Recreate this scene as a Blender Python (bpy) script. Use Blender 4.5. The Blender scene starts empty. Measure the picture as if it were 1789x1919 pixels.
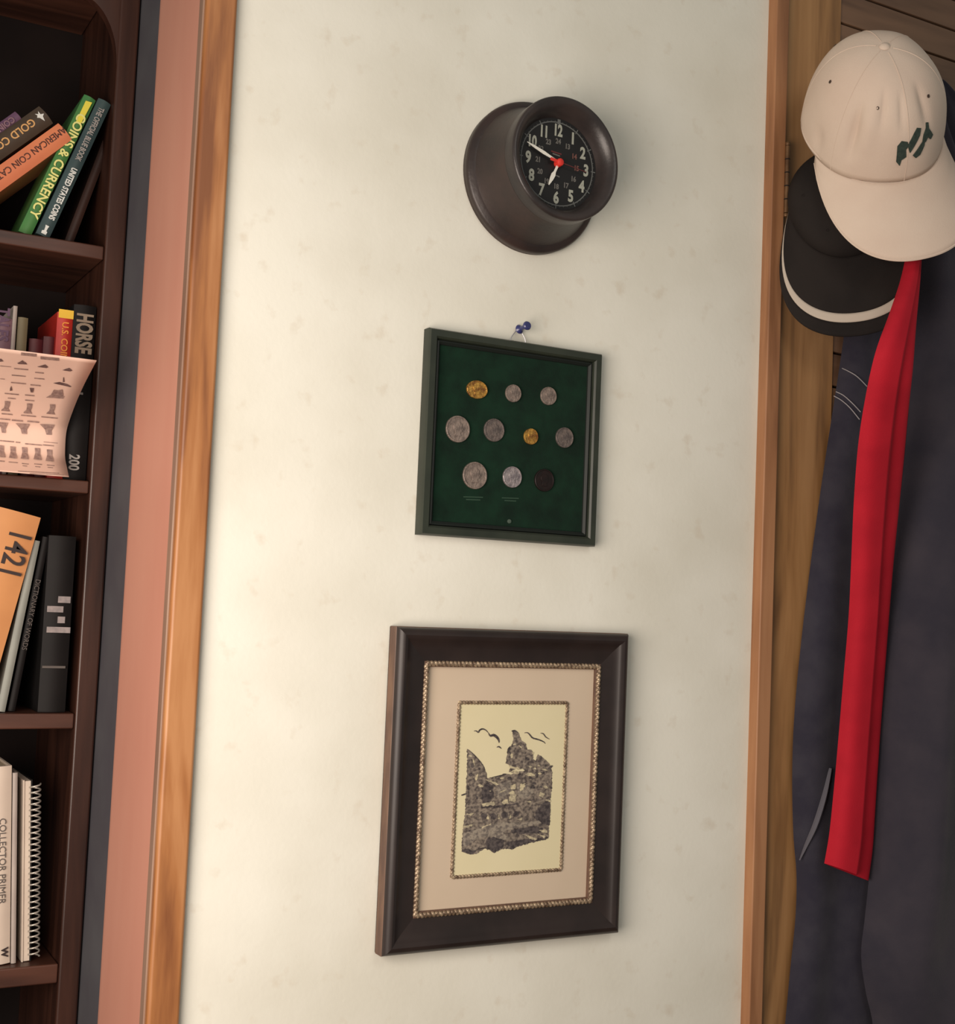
import bpy, bmesh, math, random
from mathutils import Vector, Matrix
random.seed(7)
scene = bpy.context.scene
COL = scene.collection
W, H = 1789.0, 1919.0
# ------------------------------------------------------------------ camera
F_PX = 2462.72
YAW, PITCH, ROLL = math.radians(28.968), math.radians(4.029), math.radians(2.4506)
DIST, EYE = 1.30, 1.25                    # camera stands 1.30 m in front of the white wall
fwd = Vector((math.sin(YAW)*math.cos(PITCH), math.cos(YAW)*math.cos(PITCH), math.sin(PITCH)))
rgt = Vector((math.cos(YAW), -math.sin(YAW), 0))
upv = rgt.cross(fwd)
rgt, upv = rgt*math.cos(ROLL)+upv*math.sin(ROLL), -rgt*math.sin(ROLL)+upv*math.cos(ROLL)
CAM = Vector((0, -DIST, EYE))
cd = bpy.data.cameras.new('camera'); cam = bpy.data.objects.new('camera', cd); COL.objects.link(cam)
M = Matrix((rgt, upv, -fwd)).transposed().to_4x4(); M.translation = CAM
cam.matrix_world = M
cd.sensor_fit = 'HORIZONTAL'; cd.sensor_width = 36.0; cd.lens = 36.0*F_PX/W
cd.clip_start = 0.02
scene.camera = cam
# ------------------------------------------------------------------ world and lamps
def lin(c):
    c = c/255.0
    return c/12.92 if c <= 0.04045 else ((c+0.055)/1.055)**2.4
def rgb(r, g, b, a=1.0): return (lin(r), lin(g), lin(b), a)
w = bpy.data.worlds.new('world'); scene.world = w; w.use_nodes = True
bg = w.node_tree.nodes['Background']; bg.inputs[0].default_value = (0.98, 0.97, 0.89, 1); bg.inputs[1].default_value = 0.25
def area(name, loc, target, size, power, col):
    l = bpy.data.lights.new(name, 'AREA'); l.shape = 'DISK'; l.size = size; l.energy = power; l.color = col
    o = bpy.data.objects.new(name, l); COL.objects.link(o); o.location = loc
    o.rotation_euler = (Vector(target)-Vector(loc)).to_track_quat('-Z', 'Y').to_euler()
    return o
area('room_lamp', (-0.32, -0.80, 1.19), (0.50, 0.0, 1.20), 0.95, 22, (1.0, 0.86, 0.75))
area('ceiling_lamp', (0.6, -2.0, 2.40), (0.8, 0.0, 1.2), 0.7, 5, (1.0, 0.96, 0.88))
vs = scene.view_settings
vs.view_transform = 'Standard'; vs.look = 'None'; vs.gamma = 1.0; vs.exposure = 0.0; vs.use_curve_mapping = False

# ------------------------------------------------------------------ helpers
def at(px, py, Y):
    d = rgt*((px-W/2)/F_PX) - upv*((py-H/2)/F_PX) + fwd
    return CAM + d*((Y+DIST)/d.y)
def link(o, parent=None):
    COL.objects.link(o)
    if parent is not None: o.parent = parent
    return o
def tag(o, label=None, cat=None, group=None, kind=None):
    if label: o['label'] = label
    if cat: o['category'] = cat
    if group: o['group'] = group
    if kind: o['kind'] = kind
    return o
def empty(name, loc, label=None, cat=None, group=None):
    o = bpy.data.objects.new(name, None); o.location = loc; o.empty_display_size = 0.02
    link(o); tag(o, label, cat, group); o['_o'] = 1; del o['_o']
    return o
class MB:
    """collects shapes in world space; build() turns them into one mesh (re-based on the parent's location)"""
    def __init__(s): s.v = []; s.f = []
    def poly(s, pts):
        n = len(s.v); s.v += [Vector(p) for p in pts]; s.f.append(tuple(range(n, n+len(pts)))); return s
    def add(s, vs, fs):
        n = len(s.v); s.v += [Vector(p) for p in vs]; s.f += [tuple(i+n for i in f) for f in fs]; return s
    def box(s, a, b):
        x0, y0, z0 = a; x1, y1, z1 = b
        return s.add([(x0,y0,z0),(x1,y0,z0),(x1,y1,z0),(x0,y1,z0),(x0,y0,z1),(x1,y0,z1),(x1,y1,z1),(x0,y1,z1)],
                     [(0,3,2,1),(4,5,6,7),(0,1,5,4),(1,2,6,5),(2,3,7,6),(3,0,4,7)])
    def prism(s, pts, vec):
        """closed outline pts (list of Vector) extruded by vec"""
        n = len(pts); vec = Vector(vec); a = [Vector(p) for p in pts]
        fs = [tuple(range(n)), tuple(range(2*n-1, n-1, -1))]
        fs += [(i, i+n, (i+1) % n+n, (i+1) % n) for i in range(n)]
        return s.add(a+[p+vec for p in a], fs)
    def tube(s, pts, r, n=8, closed=False):
        pts = [Vector(p) for p in pts]; m = len(pts); vs = []; prev = None
        for i, p in enumerate(pts):
            a = pts[i-1] if (i > 0 or closed) else p; b = pts[(i+1) % m] if (i < m-1 or closed) else p
            t = (b-a).normalized()
            if prev is None:
                q = Vector((0, 0, 1)) if abs(t.z) < .9 else Vector((1, 0, 0)); prev = t.cross(q).normalized()
            u = (prev-t*prev.dot(t)).normalized(); prev = u; k = t.cross(u)
            rr = r[i] if isinstance(r, (list, tuple)) else r
            vs += [p+(u*math.cos(2*math.pi*j/n)+k*math.sin(2*math.pi*j/n))*rr for j in range(n)]
        fs = []
        for i in range(m if closed else m-1):
            for j in range(n):
                a, b = i*n+j, i*n+(j+1) % n; c, d = ((i+1) % m)*n+(j+1) % n, ((i+1) % m)*n+j
                fs.append((a, b, c, d))
        if not closed: fs += [tuple(range(n-1, -1, -1)), tuple(range((m-1)*n, m*n))]
        return s.add(vs, fs)
    def lathe(s, prof, org, axis, n=64):
        """prof = (radius, height along axis)"""
        ax = Vector(axis).normalized(); q = Vector((0, 0, 1)) if abs(ax.z) < .9 else Vector((1, 0, 0))
        u = ax.cross(q).normalized(); k = ax.cross(u); org = Vector(org); vs = []
        for r, h in prof:
            vs += [org+ax*h+(u*math.cos(2*math.pi*j/n)+k*math.sin(2*math.pi*j/n))*max(r, 1e-5) for j in range(n)]
        fs = [(i*n+j, i*n+(j+1) % n, (i+1)*n+(j+1) % n, (i+1)*n+j) for i in range(len(prof)-1) for j in range(n)]
        return s.add(vs, fs)
    def grid(s, fn, nu, nv):
        vs = [fn(i/(nu-1), j/(nv-1)) for j in range(nv) for i in range(nu)]
        return s.add(vs, [(j*nu+i, j*nu+i+1, (j+1)*nu+i+1, (j+1)*nu+i) for j in range(nv-1) for i in range(nu-1)])
    def ribbon(s, pts, wd, nrm=(0, -1, 0)):
        pts = [Vector(p) for p in pts]; nrm = Vector(nrm); L = []; R = []
        for i, p in enumerate(pts):
            t = (pts[min(i+1, len(pts)-1)]-pts[max(i-1, 0)]).normalized(); b = t.cross(nrm).normalized()
            ww = wd[i] if isinstance(wd, (list, tuple)) else wd
            L.append(p+b*ww/2); R.append(p-b*ww/2)
        n = len(pts)
        return s.add(L+R, [(i, i+1, n+i+1, n+i) for i in range(n-1)])
    def build(s, name, m, parent=None, smooth=False, bevel=0, local=None, fix=True, merge=True, angle=None):
        me = bpy.data.meshes.new(name)
        off = Vector((0, 0, 0))
        if parent is not None and local is None: off = total_loc(parent)
        me.from_pydata([v-off for v in s.v], [], s.f)
        bm = bmesh.new(); bm.from_mesh(me)
        if merge: bmesh.ops.remove_doubles(bm, verts=bm.verts, dist=1e-6)
        if fix: bmesh.ops.recalc_face_normals(bm, faces=bm.faces)
        bm.to_mesh(me); bm.free()
        me.materials.append(m)
        o = bpy.data.objects.new(name, me); link(o, parent)
        if smooth:
            for p in me.polygons: p.use_smooth = True
            me.set_sharp_from_angle(angle=math.radians(angle or 40))
        if bevel:
            b = o.modifiers.new('bevel', 'BEVEL'); b.width = bevel; b.segments = 3; b.limit_method = 'ANGLE'
            for p in me.polygons: p.use_smooth = True
            b.harden_normals = True
        return o
def total_loc(o):
    v = Vector((0, 0, 0))
    while o is not None: v = v+o.location; o = o.parent
    return v
def solidify(o, t, off=0):
    m = o.modifiers.new('thickness', 'SOLIDIFY'); m.thickness = t; m.offset = off
    return o
def text_shape(txt, size, depth=0.0004, bold=0.0, sx=1.0):
    """letter outlines as vertices and faces in the xy plane, centred"""
    cu = bpy.data.curves.new('lettering', 'FONT'); cu.body = txt; cu.size = size; cu.extrude = depth; cu.offset = bold
    cu.align_x = 'CENTER'; cu.align_y = 'CENTER'; cu.resolution_u = 3
    ob = bpy.data.objects.new('lettering', cu); COL.objects.link(ob)
    dg = bpy.context.evaluated_depsgraph_get(); dg.update()
    me = bpy.data.meshes.new_from_object(ob.evaluated_get(dg))
    xs = [v.co.x for v in me.vertices]; ys = [v.co.y for v in me.vertices]
    cx, cy = ((max(xs)+min(xs))/2, (max(ys)+min(ys))/2) if xs else (0, 0)
    V = [Vector(((v.co.x-cx)*sx, v.co.y-cy, v.co.z)) for v in me.vertices]; Fc = [tuple(p.vertices) for p in me.polygons]
    bpy.data.objects.remove(ob); bpy.data.curves.remove(cu); bpy.data.meshes.remove(me)
    return V, Fc
def put_text(mb, txt, size, c, rx, uy, depth=0.0004, bold=0.0, sx=1.0):
    V, Fc = text_shape(txt, size, depth, bold, sx); rx = Vector(rx).normalized(); uy = Vector(uy).normalized(); nz = rx.cross(uy); c = Vector(c)
    mb.add([c+rx*v.x+uy*v.y+nz*v.z for v in V], Fc); return mb
def interp(tbl, y):
    if y <= tbl[0][0]: return tbl[0][1]
    for (a, va), (b, vb) in zip(tbl, tbl[1:]):
        if y <= b: return va+(vb-va)*(y-a)/(b-a)
    return tbl[-1][1]
def smooth_line(pts, n):
    """Catmull-Rom through 2D / 3D points"""
    P = [Vector(p) for p in pts]; out = []; m = len(P)-1
    for k in range(n):
        t = k/(n-1)*m; i = min(int(t), m-1); f = t-i
        a, b, c, d = P[max(i-1, 0)], P[i], P[i+1], P[min(i+2, m)]
        out.append(0.5*((2*b)+(c-a)*f+(2*a-5*b+4*c-d)*f*f+(3*b-a-3*c+d)*f**3))
    return out
# ------------------------------------------------------------------ materials
def mat(name, col, rough=0.6, col2=None, scale=20, stretch=(1, 1, 1), bump=0.0, bscale=None, metal=0.0, spec=0.5, detail=4, lo=0.35, hi=0.65, coat=0.0, sheen=0.0):
    m = bpy.data.materials.new(name); m.use_nodes = True; nt = m.node_tree; b = nt.nodes['Principled BSDF']
    b.inputs['Base Color'].default_value = col; b.inputs['Roughness'].default_value = rough; b.inputs['Metallic'].default_value = metal
    b.inputs['Specular IOR Level'].default_value = spec; b.inputs['Coat Weight'].default_value = coat; b.inputs['Sheen Weight'].default_value = sheen
    tc = nt.nodes.new('ShaderNodeTexCoord'); mp = nt.nodes.new('ShaderNodeMapping'); mp.inputs['Scale'].default_value = stretch
    nt.links.new(tc.outputs['Object'], mp.inputs['Vector'])
    if col2 is not None:
        n = nt.nodes.new('ShaderNodeTexNoise'); n.inputs['Scale'].default_value = scale; n.inputs['Detail'].default_value = detail
        nt.links.new(mp.outputs[0], n.inputs['Vector'])
        r = nt.nodes.new('ShaderNodeValToRGB'); r.color_ramp.elements[0].position = lo; r.color_ramp.elements[1].position = hi
        r.color_ramp.elements[0].color = col; r.color_ramp.elements[1].color = col2
        nt.links.new(n.outputs['Fac'], r.inputs[0]); nt.links.new(r.outputs[0], b.inputs['Base Color'])
    if bump:
        n2 = nt.nodes.new('ShaderNodeTexNoise'); n2.inputs['Scale'].default_value = bscale or scale*4; n2.inputs['Detail'].default_value = 5
        nt.links.new(mp.outputs[0], n2.inputs['Vector'])
        bp = nt.nodes.new('ShaderNodeBump'); bp.inputs['Strength'].default_value = bump; bp.inputs['Distance'].default_value = 0.002
        nt.links.new(n2.outputs['Fac'], bp.inputs['Height']); nt.links.new(bp.outputs[0], b.inputs['Normal'])
    return m
def wood(name, c1, c2, c3, rough=0.45, scale=9.0, vertical=True, spec=0.5, warp=1.0):
    m = bpy.data.materials.new(name); m.use_nodes = True; nt = m.node_tree; b = nt.nodes['Principled BSDF']; b.inputs['Roughness'].default_value = rough
    b.inputs['Specular IOR Level'].default_value = spec
    tc = nt.nodes.new('ShaderNodeTexCoord'); mp = nt.nodes.new('ShaderNodeMapping')
    mp.inputs['Scale'].default_value = (1, 1, 0.10) if vertical else (0.10, 1, 1)
    nt.links.new(tc.outputs['Object'], mp.inputs['Vector'])
    n = nt.nodes.new('ShaderNodeTexNoise'); n.inputs['Scale'].default_value = scale*3.2; n.inputs['Detail'].default_value = 3; n.inputs['Distortion'].default_value = warp
    n3 = nt.nodes.new('ShaderNodeTexNoise'); n3.inputs['Scale'].default_value = scale*14; n3.inputs['Detail'].default_value = 5
    nt.links.new(mp.outputs[0], n.inputs['Vector']); nt.links.new(mp.outputs[0], n3.inputs['Vector'])
    ad = nt.nodes.new('ShaderNodeMath'); ad.operation = 'MULTIPLY_ADD'; ad.inputs[1].default_value = 0.35
    nt.links.new(n3.outputs['Fac'], ad.inputs[0]); nt.links.new(n.outputs['Fac'], ad.inputs[2])
    r = nt.nodes.new('ShaderNodeValToRGB'); e = r.color_ramp.elements
    e[0].position = 0.50; e[0].color = c1; e[1].position = 0.86; e[1].color = c3; k = e.new(0.68); k.color = c2
    nt.links.new(ad.outputs[0], r.inputs[0]); nt.links.new(r.outputs[0], b.inputs['Base Color'])
    bp = nt.nodes.new('ShaderNodeBump'); bp.inputs['Strength'].default_value = 0.12; bp.inputs['Distance'].default_value = 0.001
    nt.links.new(n3.outputs['Fac'], bp.inputs['Height']); nt.links.new(bp.outputs[0], b.inputs['Normal'])
    return m
def wall_paint():
    m = mat('white_plaster', rgb(219, 217, 204), 0.75, rgb(231, 230, 219), 5.5, bump=0.10, bscale=160, spec=0.25, detail=6, lo=0.34, hi=0.62)
    nt = m.node_tree; b = nt.nodes['Principled BSDF']; ramp = [n for n in nt.nodes if n.type == 'VALTORGB'][0]
    mp = [n for n in nt.nodes if n.type == 'MAPPING'][0]
    n = nt.nodes.new('ShaderNodeTexNoise'); n.inputs['Scale'].default_value = 38; n.inputs['Detail'].default_value = 6
    nt.links.new(mp.outputs[0], n.inputs['Vector'])
    r = nt.nodes.new('ShaderNodeValToRGB'); r.color_ramp.elements[0].position = 0.60; r.color_ramp.elements[1].position = 0.80
    r.color_ramp.elements[0].color = (0, 0, 0, 1); r.color_ramp.elements[1].color = (0.55, 0.55, 0.55, 1)
    nt.links.new(n.outputs['Fac'], r.inputs[0])
    mx = nt.nodes.new('ShaderNodeMix'); mx.data_type = 'RGBA'; mx.inputs['B'].default_value = rgb(204, 192, 172)
    nt.links.new(r.outputs[0], mx.inputs['Factor']); nt.links.new(ramp.outputs[0], mx.inputs['A']); nt.links.new(mx.outputs['Result'], b.inputs['Base Color'])
    return m
m_wall = wall_paint()
m_pink = mat('mauve_paint', rgb(194, 136, 117), 0.55, rgb(202, 148, 128), 7, stretch=(1, 1, .25), bump=.05, bscale=90, spec=.3)
m_grey = mat('slate_grey', rgb(74, 72, 78), 0.7, rgb(84, 84, 88), 9, spec=.3)
m_oak = wood('oak_trim', rgb(124, 76, 44), rgb(160, 106, 62), rgb(178, 126, 82), 0.45, 9)
m_casing = wood('casing_wood', rgb(134, 90, 58), rgb(160, 112, 76), rgb(174, 126, 88), 0.5, 7)
m_door = wood('door_wood', rgb(118, 84, 50), rgb(154, 113, 70), rgb(170, 128, 83), 0.5, 6, warp=1.6)
m_plank = wood('plank_wood', rgb(92, 68, 52), rgb(112, 84, 64), rgb(124, 94, 72), 0.55, 6, vertical=False)
m_groove = mat('groove_dark', rgb(22, 15, 12), 0.9)
m_case = wood('dark_bookcase_wood', rgb(38, 20, 15), rgb(54, 31, 23), rgb(68, 41, 31), 0.36, 7, spec=.5)
m_caseh = wood('dark_shelf_wood', rgb(48, 27, 20), rgb(66, 39, 29), rgb(80, 49, 37), 0.40, 7, vertical=False, spec=.5)
m_back = mat('bookcase_back_shaded', rgb(16, 10, 9), 0.9, rgb(24, 16, 14), 10, spec=.2)  # near-black: the shade inside the shelves is put into this colour
m_floor = wood('floor_boards', rgb(80, 54, 36), rgb(100, 70, 48), rgb(116, 84, 60), 0.5, 5, vertical=False)

# ------------------------------------------------------------------ the setting
XL, XR = 0.4055, 1.1262                   # white wall between the oak corner trim and the door casing
YB = 0.278                                # front plane of the bookcase
XP = 0.3735                               # mauve return of the wall
Z0, Z1 = 0.0, 2.55
def structure(name, mb, m, **k):
    o = mb.build(name, m, **k); o['kind'] = 'structure'; return o
structure('floor', MB().box((-1.6, -2.6, -0.05), (2.6, 0.62, 0.0)), m_floor)
structure('wall_middle', MB().box((XP+0.004, 0.0, Z0), (XR+0.002, 0.60, Z1)), m_wall)
# mauve return with a rounded far edge
rp = [Vector((XP+0.004, 0.0, Z0)), Vector((XP, 0.0, Z0)), Vector((XP, 0.178, Z0))]
for k in range(1, 9):
    a = k/8*math.pi/2; rp.append(Vector((XP+0.004*(1-math.cos(a)), 0.178+0.018*math.sin(a), Z0)))
structure('wall_return', MB().prism(rp, (0, 0, Z1)), m_pink, smooth=True)
structure('strip_grey', MB().box((XP+0.0012, 0.188, Z0), (XP+0.0042, YB+0.02, Z1)), m_grey)  # plain slate grey strip from the mauve edge to the bookcase
structure('wall_left', MB().box((-1.6, 0.50, Z0), (XP+0.004, 0.60, Z1)), m_grey)
# oak corner trim
tx0, tx1 = 0.3715, 0.4042
structure('trim_1', MB().box((tx0, -0.012, Z0), (tx1, 0.004, Z1)), m_oak, bevel=0.004)
structure('trim_2', MB().box((tx0-0.0018, -0.004, Z0), (tx0+0.006, 0.010, Z1)), mat('trim_edge', rgb(128, 98, 82), .5, rgb(150, 122, 104), 30, stretch=(1, 1, .1)), bevel=0.0012)
# right: door casing, hinged door of stiles and horizontal planks
cR = at(1464, 600, -0.016).x
structure('trim_3', MB().box((XR, -0.016, Z0), (cR, 0.02, Z1)), m_casing, bevel=0.002)
structure('wall_right', MB().box((XR, 0.032, Z0), (2.6, 0.60, Z1)), m_plank)
dg0 = cR+0.003
dr = empty('door_1', (dg0, 0.0, 0.012)); dr['kind'] = 'structure'
st = at(1572, 50, -0.002).x
DT = 2.46; DW = dg0+0.80
MB().box((dg0, -0.006, 0.012), (st, 0.030, DT)).build('stile', m_door, dr, bevel=0.0015)
MB().box((DW-0.11, -0.006, 0.012), (DW, 0.030, DT)).build('stile', m_door, dr, bevel=0.0015)
zA = at(1700, 85, -0.004).z; zB = at(1720, 33, -0.004).z; sp = zB-zA
zs = zB
while zs < DT-0.02: zs += sp
edges = []
while zs > 0.03: edges.append(zs); zs -= sp
for a, b in zip(edges[1:], edges[:-1]):
    MB().box((st+0.0005, -0.004, a+0.0016), (DW-0.1105, 0.022, min(b, DT)-0.0016)).build('plank', m_plank, dr, bevel=0.0012)
MB().box((st-0.01, 0.012, 0.03), (DW-0.10, 0.026, DT-0.01)).build('backing', m_groove, dr)
hz0 = at(1474, 405, -0.008).z; hz1 = at(1481, 282, -0.008).z; hx = cR+0.001
m_brass = mat('worn_brass', rgb(92, 66, 44), .5, rgb(120, 90, 60), 60, metal=.4)
hg = MB().tube([(hx, -0.018, hz0), (hx, -0.018, hz1)], 0.0032, 10).build('hinge', m_brass, dr, smooth=True)
for k in range(1, 5):
    z = hz0+(hz1-hz0)*k/5
    MB().tube([(hx, -0.018, z-0.0008), (hx, -0.018, z+0.0008)], 0.0034, 10).build('hinge_joint', m_groove, hg)
for z in (hz0-0.003, hz1+0.003):
    MB().lathe([(0, -0.003), (.003, -0.002), (.0036, 0), (.003, .002), (0, .003)], (hx, -0.018, z), (0, 0, 1), 12).build('hinge_finial', m_brass, hg, smooth=True)

# ------------------------------------------------------------------ bookcase
sx0 = 0.3486
def shelf_z(px, py): return at(px, py, YB).z
S1t, S1b = shelf_z(195, 461), shelf_z(195, 487)
S2t, S2b = shelf_z(140, 899), shelf_z(150, 924)
S3t, S3b = shelf_z(130, 1337), shelf_z(140, 1366)
S4t = shelf_z(95, 1808); S4b = S4t-0.022
BX0 = -0.46; BYK = 0.495
bc = empty('bookcase', (BX0, YB, 0), 'tall dark brown wooden bookcase with open shelves of books beside the mauve wall', 'bookcase')
MB().box((sx0, YB, 0.0), (XP-0.0005, BYK, 2.4)).build('side_panel', m_case, bc, bevel=0.003)
MB().box((BX0, YB, 0.0), (BX0+0.025, BYK, 2.4)).build('side_panel', m_case, bc, bevel=0.003)
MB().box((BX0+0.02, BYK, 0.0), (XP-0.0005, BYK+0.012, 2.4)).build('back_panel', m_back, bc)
for t, b in ((S1t, S1b), (S2t, S2b), (S3t, S3b), (S4t, S4b), (S4t-0.33, S4t-0.352), (2.02, 1.998)):
    MB().box((BX0+0.0255, YB+0.001, b), (sx0-0.0005, BYK-0.0005, t)).build('shelf', m_caseh, bc, bevel=0.002)
MB().box((BX0, YB, 0.0), (XP-0.0005, YB+0.02, 0.09)).build('plinth', m_caseh, bc)
MB().box((BX0-0.01, YB-0.012, 2.4), (XP-0.0005, BYK+0.012, 2.425)).build('cornice', m_caseh, bc, bevel=0.003)
# arched bracket in the upper corner
a0, a1 = at(213, 118, YB), at(150, -14, YB)
arc = [Vector((sx0+0.004, YB+0.002, a0.z-0.01))]
for k in range(13):
    t = k/12*math.pi/2
    arc.append(Vector((sx0-(sx0-a1.x)*(1-math.cos(t)), YB+0.002, a0.z+(a1.z-a0.z)*math.sin(t))))
arc += [Vector((a1.x-0.25, YB+0.002, a1.z+0.02)), Vector((a1.x-0.25, YB+0.002, 1.997)), Vector((sx0+0.004, YB+0.002, 1.997))]
MB().prism(arc, (0, 0.014, 0)).build('arched_valance', m_case, bc)

# ------------------------------------------------------------------ books
m_pages = mat('page_block', rgb(196, 180, 156), .8, rgb(170, 154, 130), 60, stretch=(8, 1, .2))
def book(name, TL, P, th, length, depth, Y, cover, label, cat='book', group=None, pages=True, text=None, rest=None, board=0.0022):
    """TL: pixel of the spine's upper-left corner, P: lower pixel on the spine's left edge (both on the plane Y)"""
    tl, p = at(TL[0], TL[1], Y), at(P[0], P[1], Y)
    d = (tl-p).normalized(); ang = math.atan2(d.x, d.z)
    bl = tl-d*length
    low = min(bl.z, bl.z-th*math.sin(ang))
    if rest is not None: bl.z += rest-low
    e = empty(name, bl, label, cat, group); e.rotation_euler.y = ang
    mb = MB()
    prof = []
    for k in range(9):
        t = k/8; prof.append((th*t, -0.0035*math.sin(math.pi*t)*min(1, th/0.02)))
    out = [Vector((x, y, 0)) for x, y in prof]+[Vector((th, depth, 0)), Vector((th-board, depth, 0)), Vector((th-board, 0.003, 0)), Vector((board, 0.003, 0)), Vector((board, depth, 0)), Vector((0, depth, 0))]
    mb.prism(out, (0, 0, length))
    o = mb.build('cover', cover, e, local=1, smooth=True, angle=35)
    if pages: MB().box((board, 0.0035, 0.003), (th-board, depth-0.004, length-0.003)).build('pages', m_pages, e, local=1)
    return e, th, length
def spine_text(e, txt, size, xc, zc, m, down=True, name='spine_title', bold=0.0, y=-0.0038, sx=1.0):
    r = (0, 0, -1) if down else (0, 0, 1); u = (1, 0, 0) if down else (-1, 0, 0)
    return put_text(MB(), txt, size, (xc, y, zc), r, u, 0.0003, bold, sx).build(name, m, e, local=1, fix=False)
def spine_patch(e, pts, m, name, y=-0.0037, th=0.0004):
    return MB().prism([Vector((x, y, z)) for x, z in pts], (0, th, 0)).build(name, m, e, local=1)
m_green = mat('green_cover', rgb(52, 112, 62), .5, rgb(78, 122, 58), 14, stretch=(1, 1, .5))
m_teal = mat('dark_teal_cover', rgb(44, 62, 66), .5, rgb(56, 76, 76), 12)
m_orange = mat('salmon_cover', rgb(206, 124, 84), .6, rgb(190, 108, 76), 10)
m_blackb = mat('black_cover', rgb(13, 11, 11), .65, rgb(20, 17, 17), 20, spec=.25)
m_dkolive = mat('dark_olive_cover', rgb(54, 44, 34), .5, rgb(66, 54, 42), 20)
m_purple = mat('purple_cover', rgb(84, 58, 84), .5, rgb(98, 70, 94), 20)
m_redb = mat('red_cover', rgb(196, 52, 36), .5, rgb(176, 40, 34), 20)
m_dkred = mat('dark_red_cover', rgb(92, 24, 32), .55, rgb(72, 20, 28), 20)
m_tan = mat('tan_cover', rgb(200, 142, 88), .65, rgb(188, 130, 80), 12)
m_brownb = mat('brown_cover', rgb(44, 26, 20), .5, rgb(54, 32, 24), 12)
m_lgrey = mat('pale_grey_cover', rgb(168, 158, 150), .6, rgb(150, 140, 134), 15)
m_sage = mat('sage_grey_cover', rgb(126, 130, 124), .6, rgb(142, 146, 138), 15)
m_olive = mat('olive_cover', rgb(104, 96, 72), .6, rgb(120, 110, 84), 15)
m_mauveb = mat('mauve_cover', rgb(110, 82, 94), .6, rgb(128, 98, 108), 18)
m_tyel = mat('yellow_print', rgb(216, 204, 70), .5)
m_tlime = mat('pale_yellow_print', rgb(214, 212, 130), .5)
m_twhite = mat('white_print', rgb(206, 210, 206), .5)
m_tgold = mat('gold_print', rgb(196, 150, 90), .4)
m_tdark = mat('dark_print', rgb(60, 30, 26), .6)
m_tblack = mat('black_ink', rgb(40, 26, 24), .6)
m_tgrey = mat('grey_print', rgb(150, 146, 142), .5)
m_tdim = mat('dim_grey_print', rgb(84, 78, 74), .5)
m_torange = mat('orange_print', rgb(236, 150, 60), .5)
G1, G2, G3 = 'coin books leaning on the upper shelf', 'books on the middle shelf behind the chart', 'books on the lower shelf'
ys = YB+0.018
def pxm(n): return n/1560.0            # pixels at the bookcase plane to metres
gl = (at(160, 175, ys)-at(33, 429, ys)).length
e, th, L = book('book', (158, 175), (35, 430), pxm(23), gl, 0.13, ys, m_green, 'green book titled COINS & CURRENCY leaning on the upper shelf', group=G1, rest=S1t+.0005)
spine_text(e, 'COINS & CURRENCY', 0.0150, th*.55, L*.49, m_tlime, bold=.0003, sx=1.02)
spine_patch(e, [(th*.32, L*.80), (th*.72, L*.80), (th*.80, L*.97), (th*.30, L*.96)], m_tyel, 'yellow_label')
e, th, L = book('book', (185, 178), (66, 434), pxm(25), gl*.985, 0.13, ys-0.003, m_teal, 'dark teal book with white spine lettering leaning right beside the green book', group=G1, rest=S1t+.0005)
spine_text(e, 'THE OFFICIAL BLUE BOOK', 0.0094, th*.5, L*.745, m_tgrey, bold=.0002, sx=.66)
spine_text(e, 'UNITED STATES COINS', 0.0094, th*.55, L*.305, m_twhite, bold=.0003, sx=.72)
spine_patch(e, [(th*.30, L*.012), (th*.66, L*.012), (th*.68, L*.032), (th*.58, L*.036), (th*.60, L*.058), (th*.64, L*.072), (th*.36, L*.072), (th*.40, L*.058), (th*.42, L*.036), (th*.29, L*.030)], m_twhite, 'white_emblem')
e, th, L = book('book', (204, 205), (112, 446), pxm(16), gl*.86, 0.10, ys+0.03, m_brownb, 'dark brown book in shadow right of the dark teal book', group=G1, rest=S1t+.0005)
e, th, L = book('book', (109, 231), (0, 309), pxm(37), 0.170, 0.12, ys-0.004, m_orange, 'salmon orange book with small dark lettering leaning against the green book', group=G1)
spine_text(e, 'AMERICAN COIN CATALOG', 0.0108, th*.42, L*.62, m_tdark, sx=.95)
e, th, L = book('book', (73, 199), (0, 250), pxm(38), 0.165, 0.12, ys+0.008, m_dkolive, 'dark brown book with gold lettering leaning above the salmon book', group=G1)
spine_text(e, 'GOLD COINS', 0.0125, th*.45, L*.66, m_tgold, sx=1.0, bold=.0002)
spine_patch(e, [(th*.20, L*.930), (th*.32, L*.938), (th*.40, L*.925), (th*.47, L*.940), (th*.72, L*.955), (th*.50, L*.965), (th*.42, L*.985), (th*.36, L*.962), (th*.18, L*.962), (th*.30, L*.95)], m_twhite, 'white_emblem')
e, th, L = book('book', (28, 209), (0, 229), pxm(19), 0.16, 0.12, ys+0.010, m_purple, 'purple book at the left end of the leaning books', group=G1)
spine_text(e, 'COINS', 0.0095, th*.5, L*.86, m_mauveb, bold=.0003)
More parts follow.
